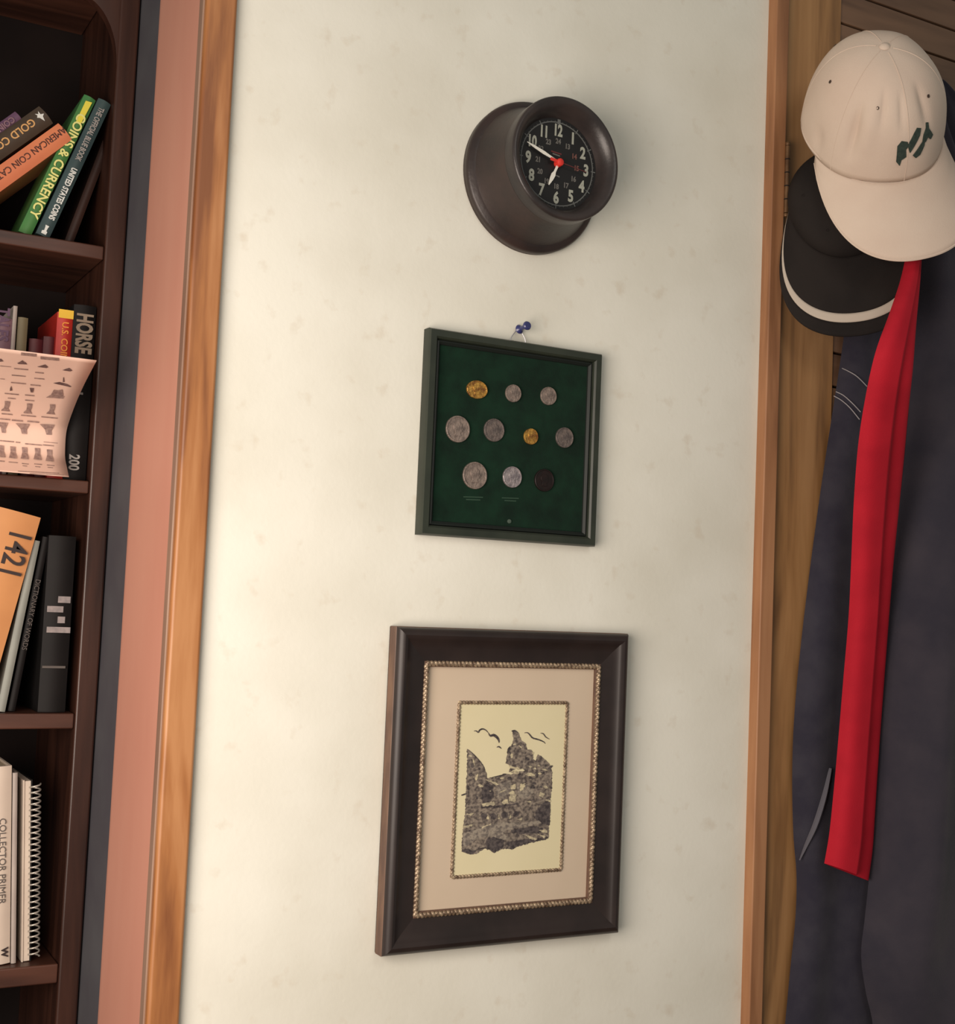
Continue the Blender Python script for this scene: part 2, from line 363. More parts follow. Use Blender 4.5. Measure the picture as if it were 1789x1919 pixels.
# middle shelf
def upright(name, x0, x1, top, mm, label, group, Y=None, low=None, depth=.12, bx=None):
    Y = Y or ys
    low = low or 900
    TL = (x0, top); P = (bx if bx is not None else x0-0.062*(low-top), low)
    a, b = at(x0, top, Y), at(x1, top, Y)
    length = (at(x0, top, Y)-at(P[0], P[1], Y)).length
    return book(name, TL, P, b.x-a.x, length, depth, Y, mm, label, group=group)
def stand(name, x0, x1, top, mm, label, group, zrest, Y=None, depth=.12, lean=0.0):
    """a book standing upright on zrest: spine between columns x0 and x1 at pixel row top"""
    Y = Y or ys
    a, b = at(x0, top, Y), at(x1, top, Y); L = a.z-zrest-.0005
    e, th, LL = book(name, (x0, top), (x0, top+50), b.x-a.x, L, depth, Y, mm, label, group=group)
    e.rotation_euler.y = lean; e.location = Vector((a.x-L*math.sin(lean), Y, zrest+.0005+(max(0, lean) and (b.x-a.x)*math.sin(lean))))
    return e, th, L
e, th, L = stand('book', 139, 181, 570, m_blackb, 'thick black book with bold outlined letters, rightmost on the middle shelf', G2, S2t)
zt = lambda py, x=160: at(x, py, ys).z-S2t
o = MB()
spine_text(e, 'HORSE', 0.026, th*.50, zt(628), mat('outlined_letters', rgb(140, 124, 106), .5), bold=.0010, sx=.60)
spine_text(e, '200', 0.017, th*.42, zt(868, 140), m_tgrey, name='spine_number', bold=.0004, sx=.75)
spine_patch(e, [(th*.3, zt(738)), (th*.62, zt(738)), (th*.62, zt(742)), (th*.3, zt(742))], m_tgrey, 'spine_line')
e, th, L = stand('book', 108, 138.5, 584, m_redb, 'red book with yellow top band on the middle shelf', G2, S2t, Y=ys+.002)
spine_patch(e, [(0.0008, zt(603)), (th-.0008, zt(603)), (th-.0008, zt(587)), (0.0008, zt(587))], mat('yellow_band', rgb(232, 190, 60), .5), 'yellow_band')
spine_text(e, 'U.S. COINS', 0.0105, th*.5, zt(650), m_torange, bold=.0002)
e, th, L = stand('book', 82, 107, 630, m_dkred, 'short dark red book next to the red and yellow book', G2, S2t, Y=ys+.012)
e, th, L = stand('book', 55, 81, 634, m_dkred, 'short dark red book next to the olive book', G2, S2t, Y=ys+.014)
e, th, L = stand('book', 34, 53, 594, m_olive, 'slim olive grey book on the middle shelf', G2, S2t, Y=ys+.004)
e, th, L = stand('book', 25.5, 33, 573, m_lgrey, 'thin pale grey book standing tallest on the middle shelf', G2, S2t, Y=ys)
e, th, L = stand('book', -10, 25, 594, m_mauveb, 'mauve grey book at the left end of the middle shelf', G2, S2t, Y=ys+.002)
spine_text(e, 'TALES', 0.018, th*.45, zt(630), m_purple, bold=.0006, sx=.8)
# lower shelf
e, th, L = stand('binder', 92, 143, 1003, m_blackb, 'black binder with grey block pattern beside the bookcase side', G3, S3t, Y=ys-.004, lean=.0)
e['category'] = 'binder'
zl = lambda py, x=100: at(x, py, ys).z-S3t
def block(x0, y0, x1, y1, mm=m_tgrey, nm='grey_block'):
    a, b = at(x0, y0, ys-.004), at(x1, y1, ys-.004); ox = e.location.x
    spine_patch(e, [(a.x-ox, a.z-S3t), (b.x-ox, a.z-S3t), (b.x-ox, b.z-S3t), (a.x-ox, b.z-S3t)], mm, nm)
m_blk = mat('grey_block_print', rgb(150, 140, 138), .5, rgb(120, 114, 114), 120)
block(108, 1118, 130.5, 1131, m_blk); block(87.5, 1136, 117, 1148.5, m_blk); block(107, 1156, 120, 1168.5, m_blk); block(86.5, 1175, 130, 1187, m_blk)
block(78, 1248, 121, 1253, m_tdim, 'spine_line')
e, th, L = book('book', (79, 1028), (21, 1316), pxm(12), .205, .12, ys+.002, m_blackb, 'black book leaning on the lower shelf against the binder', group=G3, rest=S3t+.0005)
spine_text(e, 'DICTIONARY OF WORDS', 0.008, th*.5, L*.55, m_tdim, sx=.9)
e, th, L = book('book', (59, 1030), (0, 1316), pxm(14), .200, .12, ys-.004, m_sage, 'pale sage grey book between the tan book and the black book', group=G3, rest=S3t+.0005)
e, th, L = book('book', (-18, 978), (-80, 1194), pxm(88), .23, .12, ys-.010, m_tan, 'tan book with 1421 written in black on its spine', group=G3, rest=S3t+.0005)
spine_text(e, '1421', 0.036, th*.70, L*.79, m_tblack, bold=.0005, sx=.80)
# bottom shelf: white book and spiral notebook
m_white = mat('white_cover', rgb(206, 192, 176), .6, rgb(192, 178, 164), 12)
e, th, L = stand('book', -22, 22, 1437, m_white, 'white paperback with grey spine lettering beside the spiral notebook', 'books on the bottom shelf', S4t, lean=-.055)
spine_text(e, 'COLLECTOR PRIMER', 0.0105, th*.62, L*.52, m_tdim)
spine_text(e, 'W', 0.010, th*.75, L*.06, m_tblack, name='spine_emblem', bold=.0004)
e, th, L = stand('book', 24, 33, 1448, m_lgrey, 'thin pale book between white paperback and spiral notebook', 'books on the bottom shelf', S4t, lean=-.055)
sa, sb = at(38, 1466, ys), at(57, 1798, ys)
nb = empty('spiral_notebook', (sb.x, ys, S4t+.0012), 'pale spiral bound notebook with a wire coil on the bottom shelf', 'notebook')
Ln = sa.z-S4t; nb.rotation_euler.y = -.055
MB().box((-.008, .004, 0), (-.0005, .12, Ln)).build('pages', m_white, nb, local=1)
MB().box((-.0095, .002, -.0003), (-.008, .122, Ln+.0015)).build('cover', m_white, nb, local=1)
MB().box((-.0005, .002, -.0003), (.0010, .122, Ln+.0015)).build('cover', m_blackb, nb, local=1)
m_coil = mat('coil_wire', rgb(190, 184, 174), .35, metal=.5)
hel = []
turns = 30
for k in range(turns*12+1):
    a = 2*math.pi*k/12; hel.append((.0052+.0062*math.cos(a)-.001, .003+.0062*math.sin(a), .004+(Ln-.008)*k/(turns*12)))
MB().tube(hel, 0.0011, 5).build('coil', m_coil, nb, local=1, smooth=True, angle=80)

# ------------------------------------------------------------------ printed chart sheet
ER = [(676, 181), (710, 159), (742, 143), (776, 130), (797, 125), (822, 123), (851, 122.5), (873, 125.5), (895, 129)]
def ratio(px, py):
    v = at(px, py, 0); return v.x/DIST
r_mid = ratio(123, 835); XS = r_mid*(DIST+YB+0.004)
prof = [((py-676)/(895-676), XS/ratio(px, py)-DIST) for py, px in ER]
prof = [(t, min(max(y, YB-.13), YB+0.009)) for t, y in prof]
def row_t(px, py):
    top = 655+px*0.108; bot = 880+px*0.115
    return (py-top)/(bot-top)
def on_sheet(px, py, lift=0.0):
    t = max(0, min(1, row_t(px, py))); return at(px, py, interp(prof, t)-lift)
zt0 = at(181, 676, prof[0][1]).z; zt1 = max(at(129, 895, prof[-1][1]).z, S2t+.0008)
pr3 = smooth_line([(XS, y, zt0+(zt1-zt0)*t) for t, y in prof], 40)
sh = MB().grid(lambda u, v: Vector((XS-0.20*(1-u), pr3[int(round(v*39))].y, pr3[int(round(v*39))].z)), 12, 40)
m_paper = mat('chart_paper', rgb(226, 196, 178), .7, rgb(218, 186, 170), 10)
chart = empty('printed_chart', (XS-.1, YB, S2t), 'curled cream paper chart printed with rows of small grey drawings', 'paper sheet')
o = sh.build('sheet', m_paper, chart, smooth=True); solidify(o, 0.0006, 1)
m_pr = mat('chart_ink', rgb(128, 104, 98), .7, rgb(160, 134, 124), 300)
m_prd = mat('chart_ink_dark', rgb(86, 64, 62), .7, rgb(120, 94, 90), 300)
def z4(x, y): return (x/6.853, 640+y/6.853)
def sheet_pt(px, py, lift=.0007):
    """hit the sheet along the line of sight: iterate on its depth profile"""
    Y = YB
    for _ in range(12):
        p = at(px, py, Y); t = (zt0-p.z)/(zt0-zt1); Y = .5*Y+.5*interp(prof, max(0, min(1, t)))
    return at(px, py, Y-lift)
def pprint(polys, m, name):
    mb = MB()
    for pl in polys: mb.poly([sheet_pt(*z4(x, y)) for x, y in pl])
    mb.build(name, m, chart, merge=False, fix=False)['kind'] = 'stuff'
def bar(x0, x1, y, h=14, s=.09): return [(x0, y), (x1, y+(x1-x0)*s), (x1, y+(x1-x0)*s+h), (x0, y+h)]
hats = [[(220, 280), (290, 240), (300, 255), (330, 270), (350, 295), (240, 290)], [(480, 325), (560, 300), (580, 295), (620, 330), (600, 342), (500, 330)], [(800, 370), (850, 350), (890, 340), (930, 375), (900, 385)], [(-40, 240), (10, 220), (45, 255), (0, 262)]]
boots = lambda x, y: [(x, y), (x+70, y+5), (x+62, y+60), (x+45, y+95), (x+68, y+135), (x-45, y+125), (x-40, y+110), (x-8, y+85), (x+2, y+45)]
rows = [boots(60, 765), boots(345, 795), boots(640, 805)]
hg4 = lambda x, y, w: [(x, y), (x+w, y+10), (x+w*.8, y+85), (x+w*.8, y+140), (x+w*.45, y+135), (x+w*.35, y+70)]
goblets = [hg4(-40, 1035, 140), hg4(200, 1050, 180), hg4(510, 1060, 190)]
jars = [[(x, y), (x+68, y+6), (x+70, y+80), (x+92, y+155), (x-15, y+145), (x+6, y+70)] for x, y in ((-20, 1330), (130, 1345), (280, 1355), (445, 1365), (600, 1385))]
fan = [[(650, 690), (690, 620), (740, 630), (800, 615), (812, 700)], [(590, 720), (640, 690), (830, 705), (810, 735)]]
ship = [[(805, 520), (812, 460), (822, 462), (830, 520)], [(680, 535), (760, 520), (860, 545), (920, 580), (900, 585), (740, 550)], [(130, 600), (145, 570), (158, 630), (125, 635)], [(380, 595), (435, 600), (425, 655), (395, 655)]]
pprint(hats+ship, m_prd, 'dark_drawings')
pprint(rows+goblets+jars+fan, m_pr, 'grey_drawings')
pprint([bar(270, 470, 140, 38), bar(520, 760, 190, 38), bar(150, 330, 425), bar(440, 570, 465), bar(0, 140, 310, 8), bar(140, 330, 520), bar(390, 520, 550), bar(0, 60, 475, 8), bar(180, 360, 280+60), bar(450, 560, 390),
        bar(60, 240, 660), bar(320, 440, 680), bar(100, 200, 720), bar(320, 440, 745), bar(20, 160, 920), bar(270, 460, 940), bar(530, 740, 960), bar(0, 130, 985, 16), bar(150, 290, 1000, 18), bar(350, 500, 1015, 18), bar(0, 180, 1265), bar(200, 260, 1285), bar(320, 540, 1305), bar(560, 740, 1285, 8), bar(550, 690, 1320),
        bar(0, 60, 1525), bar(110, 230, 1540, 10), bar(280, 370, 1560, 10), bar(440, 540, 1565, 10), bar(600, 700, 1580, 10), bar(290, 350, 1590, 8), bar(450, 520, 1600, 8), bar(610, 680, 1610, 8), bar(230, 760, 1660, 8, .05), bar(380, 820, 1690, 8, .05)], m_pr, 'caption_lines')

# ------------------------------------------------------------------ wall clock
cx, cz = 0.5923205*DIST, EYE+0.38383253*DIST
OUT = (0, -1, 0)
m_clock = mat('dark_brown_case', rgb(38, 32, 31), .42, rgb(58, 43, 39), 16, bump=.12, bscale=220, spec=.5, detail=6)
m_bezel = mat('bezel_black', rgb(40, 36, 36), .35, rgb(56, 48, 46), 26, bump=.08, bscale=260)
m_dial = mat('dial_black', rgb(16, 15, 16), .6)
m_lume = mat('dial_numerals', rgb(160, 162, 150), .6)
m_lumed = mat('dial_small_numerals', rgb(100, 98, 94), .6)
m_track = mat('dial_track', rgb(96, 98, 96), .6)
m_hand = mat('white_hand', rgb(226, 224, 214), .5)
m_handr = mat('red_hand', rgb(214, 52, 42), .5)
m_handd = mat('dark_red_hand', rgb(96, 40, 40), .5)
ck = empty('wall_clock', (cx, 0, cz), 'round dark brown wall clock with black dial and white numerals', 'clock')
def rnd(c, r, a0, a1, n=6): return [(c[0]+r*math.cos(math.radians(a0+(a1-a0)*k/n)), c[1]+r*math.sin(math.radians(a0+(a1-a0)*k/n))) for k in range(n+1)]
prof_b = [(0, 0.0005), (.0885, 0.0005)]+rnd((.0835, .0075), .0055, -30, 75)+[(.0838, .0138), (.0805, .0150), (.0785, .0185), (.0755, .026), (.0722, .036), (.0698, .046), (.0682, .056), (.0672, .062), (.0640, .057), (0, .0555)]
MB().lathe(prof_b, (cx, 0, cz), OUT, 96).build('case', m_clock, ck, smooth=True)
RD = .0605
prof_z = [(.0672, .058)]+rnd((.0660, .0640), .0043, -60, 20)+[(.0703, .070)]+rnd((.0668, .0780), .0036, 0, 110)+[(.0610, .0785), (.0572, .0735), (.0545, .067), (.0532, RD+.0012), (.0525, RD), (.0525, .058), (.0672, .058)]
MB().lathe(prof_z, (cx, 0, cz), OUT, 96).build('bezel', m_bezel, ck, smooth=True)
dl = MB().lathe([(0, RD), (.0526, RD), (.0526, RD-.004), (0, RD-.004)], (cx, 0, cz), OUT, 72).build('dial', m_dial, ck)
RX, UZ = Vector((1, 0, 0)), Vector((0, 0, 1))
def dpt(r, deg, d): a = math.radians(deg); return Vector((cx+r*math.sin(a), -d, cz+r*math.cos(a)))
for h in range(1, 13):
    put_text(MB(), str(h), .0185, dpt(.0388, 30*h, RD+.0004), RX, UZ, .0002, .0007, .78 if h < 10 else .66).build('numeral', m_lume, dl, fix=False)
    put_text(MB(), str(h+12), .0082, dpt(.0262, 30*h, RD+.0004), RX, UZ, .0002, .0003, .85).build('small_numeral', m_lumed if h not in (2, 3) else mat('dial_red_numeral', rgb(112, 74, 66), .6), dl, fix=False)
mb = MB(); n = 96
mb.lathe([(.0472, RD), (.0472, RD+.0003), (.0484, RD+.0003), (.0484, RD)], (cx, 0, cz), OUT, 96)
mb.build('minute_track', m_track, dl)
for h in range(12):
    a, b = dpt(.0455, 30*h, RD+.0004), dpt(.0515, 30*h, RD+.0004)
    MB().ribbon([a, b], .0012 if h else .004).build('hour_tick', m_track, dl, fix=False)
mb = MB()
for k in range(60):
    if k % 5: mb.ribbon([dpt(.0472, 6*k, RD+.00035), dpt(.0495, 6*k, RD+.00035)], .0005)
mb.build('minute_ticks', m_track, dl, fix=False, merge=False)
for dx, dz, ww in ((-.002, .013, .014), (-.002, .0105, .010), (.0005, -.0135, .006)):
    MB().ribbon([(cx+dx-ww/2, -RD-.0004, cz+dz), (cx+dx+ww/2, -RD-.0004, cz+dz-.001)], .0016).build('small_print', m_lumed if dz < .012 else m_handd, dl, fix=False)
def hand(name, pts, m, deg, d, th=.0006):
    a = math.radians(deg); u = Vector((math.sin(a), 0, math.cos(a))); v = Vector((math.cos(a), 0, -math.sin(a))); c = Vector((cx, -d, cz))
    return MB().prism([c+u*y+v*x for x, y in pts], (0, -th, 0)).build(name, m, ck)
hand('hour_hand', [(-.0014, -.004), (.0014, -.004), (.0014, .012), (.0027, .016), (.0024, .021), (.0006, .030), (-.0006, .030), (-.0024, .021), (-.0027, .016), (-.0014, .012)], m_hand, 204, RD+.003)
hand('minute_hand', [(-.0012, -.004), (.0012, -.004), (.0012, .012), (.0019, .022), (.0014, .036), (.0003, .046), (-.0003, .046), (-.0014, .036), (-.0019, .022), (-.0012, .012)], m_hand, 289, RD+.0045)
sh2 = hand('second_hand', [(.0004, 0), (.0003, .036), (-.0003, .036), (-.0004, 0)], m_handd, 97, RD+.006)
hand('second_hand_counterweight', [(-.0017, -.013), (.0017, -.013), (.0017, -.006), (.0004, 0), (-.0004, 0), (-.0017, -.006)], m_handr, 97, RD+.006)
MB().lathe([(.0045, RD), (.0045, RD+.006), (.0041, RD+.0075), (.003, RD+.0082), (0, RD+.0084)], (cx, 0, cz), OUT, 32).build('hand_cap', m_handr, ck, smooth=True)

for ob in [o for o in bpy.data.objects if o.type == 'MESH' and (o.parent == ck or (o.parent and o.parent.parent == ck))]:
    for v in ob.data.vertices: v.co.z += -v.co.y*0.042          # the clock hangs tipped up a little
# ------------------------------------------------------------------ coin display
fx0, fx1, fz0, fz1, ft = 0.6416, 0.8722, EYE+0.0740, EYE+0.3035, 0.016
m_gframe = mat('dark_green_frame', rgb(36, 42, 34), .45, rgb(46, 52, 42), 25, stretch=(1, 1, 1))
m_velvet = mat('green_velvet', rgb(8, 30, 20), .95, rgb(13, 42, 28), 40, bump=.2, bscale=500, spec=.1, sheen=.15)
cf = empty('coin_display', (0.5*(fx0+fx1), 0, fz0), 'dark green square frame holding coins on green velvet, hung from a pin', 'coin frame')
def moulding(x0, x1, z0, z1, prof, m, name, par, smooth=True, bevel=0):
    """four mitred rails; prof = (inset from the outer edge, depth out of the wall)"""
    cs = [(x0, z0, 1, 1), (x1, z0, -1, 1), (x1, z1, -1, -1), (x0, z1, 1, -1)]
    out = []
    for k in range(4):
        a, b = cs[k], cs[(k+1) % 4]; mb = MB()
        A = [Vector((a[0]+a[2]*i, -d, a[1]+a[3]*i)) for i, d in prof]; B = [Vector((b[0]+b[2]*i, -d, b[1]+b[3]*i)) for i, d in prof]
        n = len(prof)
        mb.add(A+B, [(j, (j+1) % n, n+(j+1) % n, n+j) for j in range(n)]+[tuple(range(n)), tuple(range(2*n-1, n-1, -1))])
        out.append(mb.build(name, m, par, smooth=smooth, angle=30))
    return out
moulding(fx0, fx1, fz0, fz1, [(0, .0005), (0, ft-.003), (.0015, ft), (.0085, ft), (.0105, ft-.002), (.012, ft-.008), (.012, .0005)], m_gframe, 'frame_rail', cf)
VY = 0.0075
MB().box((fx0+.0112, -VY, fz0+.0112), (fx1-.0112, -.001, fz1-.0112)).build('velvet_panel', m_velvet, cf)
moulding(fx0+.012, fx1-.012, fz0+.012, fz1-.012, [(0, VY-.001), (0, VY+.004), (.0015, VY+.0045), (.004, VY+.002), (.0045, VY-.001)], mat('inner_lip_green', rgb(14, 22, 18), .6), 'inner_lip', cf)
m_cap = mat('caption_print', rgb(40, 66, 50), .8)
for (x0, x1, y) in ((868, 905, 931), (940, 972, 933)):
    for k, q in enumerate((0, 5)):
        MB().ribbon([at(x0+k*5, y+q, -VY-.0003), at(x1-k*5, y+q+1, -VY-.0003)], .0012).build('caption', m_cap, cf, fix=False)
MB().lathe([(0, .0012), (.0022, .001), (.0026, 0)], at(954, 977, -VY), OUT, 12).build('emblem', mat('emblem_grey', rgb(70, 84, 74), .5), cf, smooth=True)
m_silver = mat('worn_silver', rgb(150, 134, 124), .42, rgb(112, 100, 94), 180, metal=.35, bump=.5, bscale=420)
m_silverd = mat('dull_silver', rgb(118, 106, 100), .5, rgb(88, 80, 78), 180, metal=.3, bump=.5, bscale=420)
m_silverb = mat('bright_silver', rgb(176, 166, 166), .32, rgb(130, 122, 126), 160, metal=.5, bump=.6, bscale=380)
m_gold = mat('gold_coin_metal', rgb(206, 160, 78), .30, rgb(128, 84, 44), 170, metal=.55, bump=.7, bscale=300)
m_copper = mat('dark_copper', rgb(34, 20, 18), .5, rgb(24, 15, 14), 160, metal=.3)
coins = [(894, 730, 22, m_gold, 'largest gold coin, left in the top row of the coin display', 17),
         (962, 737, 16.5, m_silver, 'small silver coin in the middle of the top row of the coin display', 0),
         (1028, 742, 17, m_silver, 'small silver coin at the right of the top row of the coin display', 0),
         (858, 804, 25, m_silver, 'large silver coin at the left end of the middle row of coins', 0),
         (926, 806, 21.5, m_silverd, 'dull silver coin second from the left in the middle row', 0),
         (995, 818, 15, m_gold, 'smallest gold coin in the middle row of the coin display', 0),
         (1058, 820, 19, m_silverd, 'silver coin at the right end of the middle row of coins', 0),
         (890, 891, 25.5, m_silver, 'large silver coin at the left of the bottom row', 0),
         (960, 894, 20, m_silverb, 'bright shiny silver coin in the middle of the bottom row', 0),
         (1020, 900, 21, m_copper, 'nearly black copper coin at the right of the bottom row', 0)]
for px, py, r, mm, lb, ry in coins:
    c = at(px, py, -VY-.002); rr = (at(px, py-r, -VY-.002)-at(px, py+r, -VY-.002)).length/2
    e = empty('coin', (c.x, -VY-.0002, c.z), lb, 'coin', 'coins in the green display')
    MB().lathe([(0, 0), (rr, 0), (rr*1.0, .0022), (rr*.97, .0026), (rr*.90, .0026), (rr*.87, .0019), (0, .0019)], (c.x, -VY-.0002, c.z), OUT, 40).build('disc', mm, e, smooth=True)
    if ry: e.scale.z = ry/r
    # raised portrait: a head in profile
    s = rr*.62; c2 = Vector((c.x, -VY-.0002-.0019, c.z))
    hd = [(-.45, -.85), (.45, -.85), (.30, -.45), (.55, -.35), (.50, -.10), (.72, .02), (.52, .22), (.50, .60), (.15, .88), (-.35, .82), (-.68, .45), (-.62, .0), (-.35, -.35)]
    MB().prism([c2+Vector((x*s, 0, z*s)) for x, z in hd], (0, -.0007, 0)).build('relief', mm, e, bevel=.0003)
# wire hanger and push pin
m_wire = mat('silver_wire', rgb(200, 200, 206), .3, metal=.7)
pp = at(969, 619, -0.001)
pa, pb = at(957, 634, -.006), at(984, 638, -.006)
wr = MB().tube(smooth_line([(pa.x, -.005, fz1-.006), (pa.x, -.006, pa.z), (pp.x-.003, -.004, pp.z-.001), (pp.x, -.004, pp.z+.0022), (pp.x+.003, -.004, pp.z-.001), (pb.x, -.006, pb.z), (pb.x, -.005, fz1-.006)], 40), .0006, 6).build('hanging_wire', m_wire, cf, smooth=True)
m_pin = mat('blue_plastic', rgb(50, 54, 104), .3, coat=.3)
pn = empty('push_pin', (pp.x, 0, pp.z), 'blue push pin holding the coin display wire', 'push pin')
ax = Vector((0.10, -1, 0.14)).normalized()
MB().lathe([(0, .0035), (.0052, .0035), (.0055, .0045), (.0046, .006), (.0028, .0075), (.0026, .0145), (.0034, .0165), (.0050, .0178), (.0052, .0195), (.0042, .021), (0, .0212)], pp, ax, 24).build('head', m_pin, pn, smooth=True)
MB().tube([pp+ax*-.006, pp+ax*.005], .0006, 8).build('needle', m_wire, pn)

# ------------------------------------------------------------------ framed picture
qx0, qx1, qz0, qz1, qt = 0.6167, 0.9205, EYE-0.3750, EYE-0.0275, 0.025
m_pframe = mat('black_brown_frame', rgb(36, 29, 28), .40, rgb(46, 37, 35), 20, spec=.4)
m_pedge = mat('worn_brown_edge', rgb(112, 84, 66), .5, rgb(84, 60, 50), 70, stretch=(1, 1, .3))
m_rope = mat('bronze_beading', rgb(176, 156, 130), .36, rgb(104, 84, 68), 240, metal=.3)
m_mat = mat('beige_mat', rgb(198, 180, 158), .75, rgb(204, 186, 164), 8)
m_print = mat('cream_print', rgb(222, 212, 176), .7, rgb(216, 206, 168), 8)
pf = empty('framed_picture', (0.5*(qx0+qx1), 0, qz0), 'dark wooden frame with beige mat around an ink drawing of a bridge', 'picture')
c4 = [at(800.5, 1241.5, -.017), at(1132, 1249.5, -.017), at(1111, 1698, -.017), at(778, 1722.6, -.017)]
lx0, lx1 = (c4[0].x+c4[3].x)/2, (c4[1].x+c4[2].x)/2; lz1, lz0 = (c4[0].z+c4[1].z)/2, (c4[2].z+c4[3].z)/2
fw = (lx0-qx0+qx1-lx1+lz0-qz0+qz1-lz1)/4
print('frame widths', lx0-qx0, qx1-lx1, lz0-qz0, qz1-lz1)
moulding(qx0, qx1, qz0, qz1, [(0, .0005), (0, qt-.006), (.0012, qt-.0035), (.004, qt-.001), (.008, qt), (.011, qt-.001), (.013, qt-.003), (fw*.6, qt-.006), (fw+.001, .0165), (fw+.001, .0005)], m_pframe, 'frame_rail', pf)
moulding(qx0-.0006, qx1+.0006, qz0-.0006, qz1+.0006, [(0, .003), (0, qt-.0075), (.0012, qt-.0062), (.0022, qt-.0075), (.0022, .003)], m_pedge, 'worn_edge', pf)
def rope(x0, x1, z0, z1, d, r, name, par, pitch):
    mb = MB()
    for (a, b) in (((x0, z0), (x1, z0)), ((x1, z0), (x1, z1)), ((x1, z1), (x0, z1)), ((x0, z1), (x0, z0))):
        A, B = Vector((a[0], -d, a[1])), Vector((b[0], -d, b[1])); L = (B-A).length; n = int(L/pitch); t = (B-A)/L; u = t.cross(Vector((0, -1, 0)))
        mb.tube([A, B], r*.72, 6)
        for k in range(n):
            c = A+t*(k+.5)*L/n; dd = (t*.75+u*.66).normalized()          # slanted bead
            mb.tube([c-dd*r*1.25, c-dd*r*.6, c+dd*r*.6, c+dd*r*1.25], [r*.35, r*.85, r*.85, r*.35], 6)
    return mb.build(name, m_rope, par, smooth=True, angle=60, merge=False)
rw = .0026
X0, X1, ZZ0, ZZ1 = qx0+fw, qx1-fw, qz0+fw, qz1-fw
rope(X0+rw, X1-rw, ZZ0+rw, ZZ1-rw, .0165, rw*1.15, 'beaded_lip', pf, .0048)
moulding(X0-.0005, X1+.0005, ZZ0-.0005, ZZ1+.0005, [(0, .008), (0, .0165), (.0016, .0170), (.0016+2*rw, .0145), (.0016+2*rw, .008)], m_pedge, 'lip', pf)
MY = .0118
MB().box((X0, -MY, ZZ0), (X1, -.003, ZZ1)).build('mat_board', m_mat, pf)
d4 = [at(858, 1313, -MY), at(1067.6, 1314, -MY), at(1050, 1633, -MY), at(842, 1647.5, -MY)]
ix0, ix1 = (d4[0].x+d4[3].x)/2, (d4[1].x+d4[2].x)/2; iz1, iz0 = (d4[0].z+d4[1].z)/2, (d4[2].z+d4[3].z)/2
rope(ix0+.002, ix1-.002, iz0+.002, iz1-.002, MY+.0006, .0021, 'beaded_fillet', pf, .0040)
PY = MY+.0004
pt = MB().box((ix0+.001, -PY, iz0+.001), (ix1-.001, -MY+.001, iz1-.001)).build('print_sheet', m_print, pf)
def zd(x, y, l=0.0004): return at(840+x/5.483, 1300+y/5.483, -PY-l)
def inkmat(name, c1, c2, sc, lo=.4, hi=.6):
    return mat(name, c1, .8, c2, sc, stretch=(1, 1, 1.2), detail=3, lo=lo, hi=hi)
m_ink = inkmat('ink_wash', rgb(74, 66, 64), rgb(146, 134, 120), 260, .36, .66)
m_inkd = inkmat('ink_dark', rgb(54, 48, 50), rgb(88, 80, 78), 260)
m_inkm = inkmat('ink_mid', rgb(104, 96, 90), rgb(150, 140, 126), 260)
m_inkl = inkmat('ink_light', rgb(158, 148, 126), rgb(200, 188, 154), 260)
def rough_edge(pl):
    out = []
    for (x0, y0), (x1, y1) in zip(pl, pl[1:]+pl[:1]):
        d = math.hypot(x1-x0, y1-y0); n = max(1, int(d/14)); am = min(7.0, d*.10)
        for k in range(n):
            t = k/n; o = random.uniform(-am, am) if k else 0
            out.append((x0+(x1-x0)*t-(y1-y0)/max(d, 1)*o, y0+(y1-y0)*t+(x1-x0)/max(d, 1)*o))
    return out
def ink(polys, m, name, l):
    mb = MB(); polys = [rough_edge(p) for p in polys]
    for k, pl in enumerate(polys): mb.poly([zd(x, y, l+k*.000002) for x, y in pl])
    mb.build(name, m, pt, merge=False, fix=False)['kind'] = 'stuff'
def blob(x, y, a, b, rot=0, n=9):
    c, s = math.cos(rot), math.sin(rot); out = []
    for k in range(n):
        q = 2*math.pi*k/n; rr = random.uniform(.75, 1.15); u, v = a*rr*math.cos(q), b*rr*math.sin(q); out.append((x+u*c-v*s, y+u*s+v*c))
    return out
mass = [[(190, 568), (225, 590), (262, 628), (320, 690), (360, 742), (385, 800), (400, 868), (345, 960), (335, 1190), (172, 1215), (182, 900), (195, 700)],
        [(385, 872), (430, 858), (480, 862), (560, 822), (640, 832), (720, 800), (880, 770), (1060, 800), (1064, 1000), (1045, 1080), (1045, 1300), (330, 1290), (330, 1000)],
        [(172, 1200), (340, 1170), (1045, 1180), (1035, 1380), (1028, 1482), (900, 1520), (700, 1572), (650, 1605), (580, 1590), (520, 1610), (470, 1640), (430, 1610), (370, 1592), (300, 1640), (240, 1652), (135, 1622), (142, 1500), (150, 1370)]]
trees = [[(650, 378), (690, 378), (718, 398), (732, 440), (755, 485), (800, 520), (812, 575), (850, 575), (872, 610), (868, 670), (905, 700), (870, 790), (820, 815), (760, 770), (700, 765), (620, 805), (645, 745), (585, 715), (600, 640), (605, 585), (650, 520), (668, 450)],
         [(918, 622), (955, 640), (1000, 680), (1035, 715), (1048, 760), (1065, 800), (1060, 1000), (900, 960), (860, 880), (905, 800), (890, 700)]]
ink(mass, m_ink, 'ink_masses', .0002)
ink(trees, m_ink, 'ink_trees', .0004)
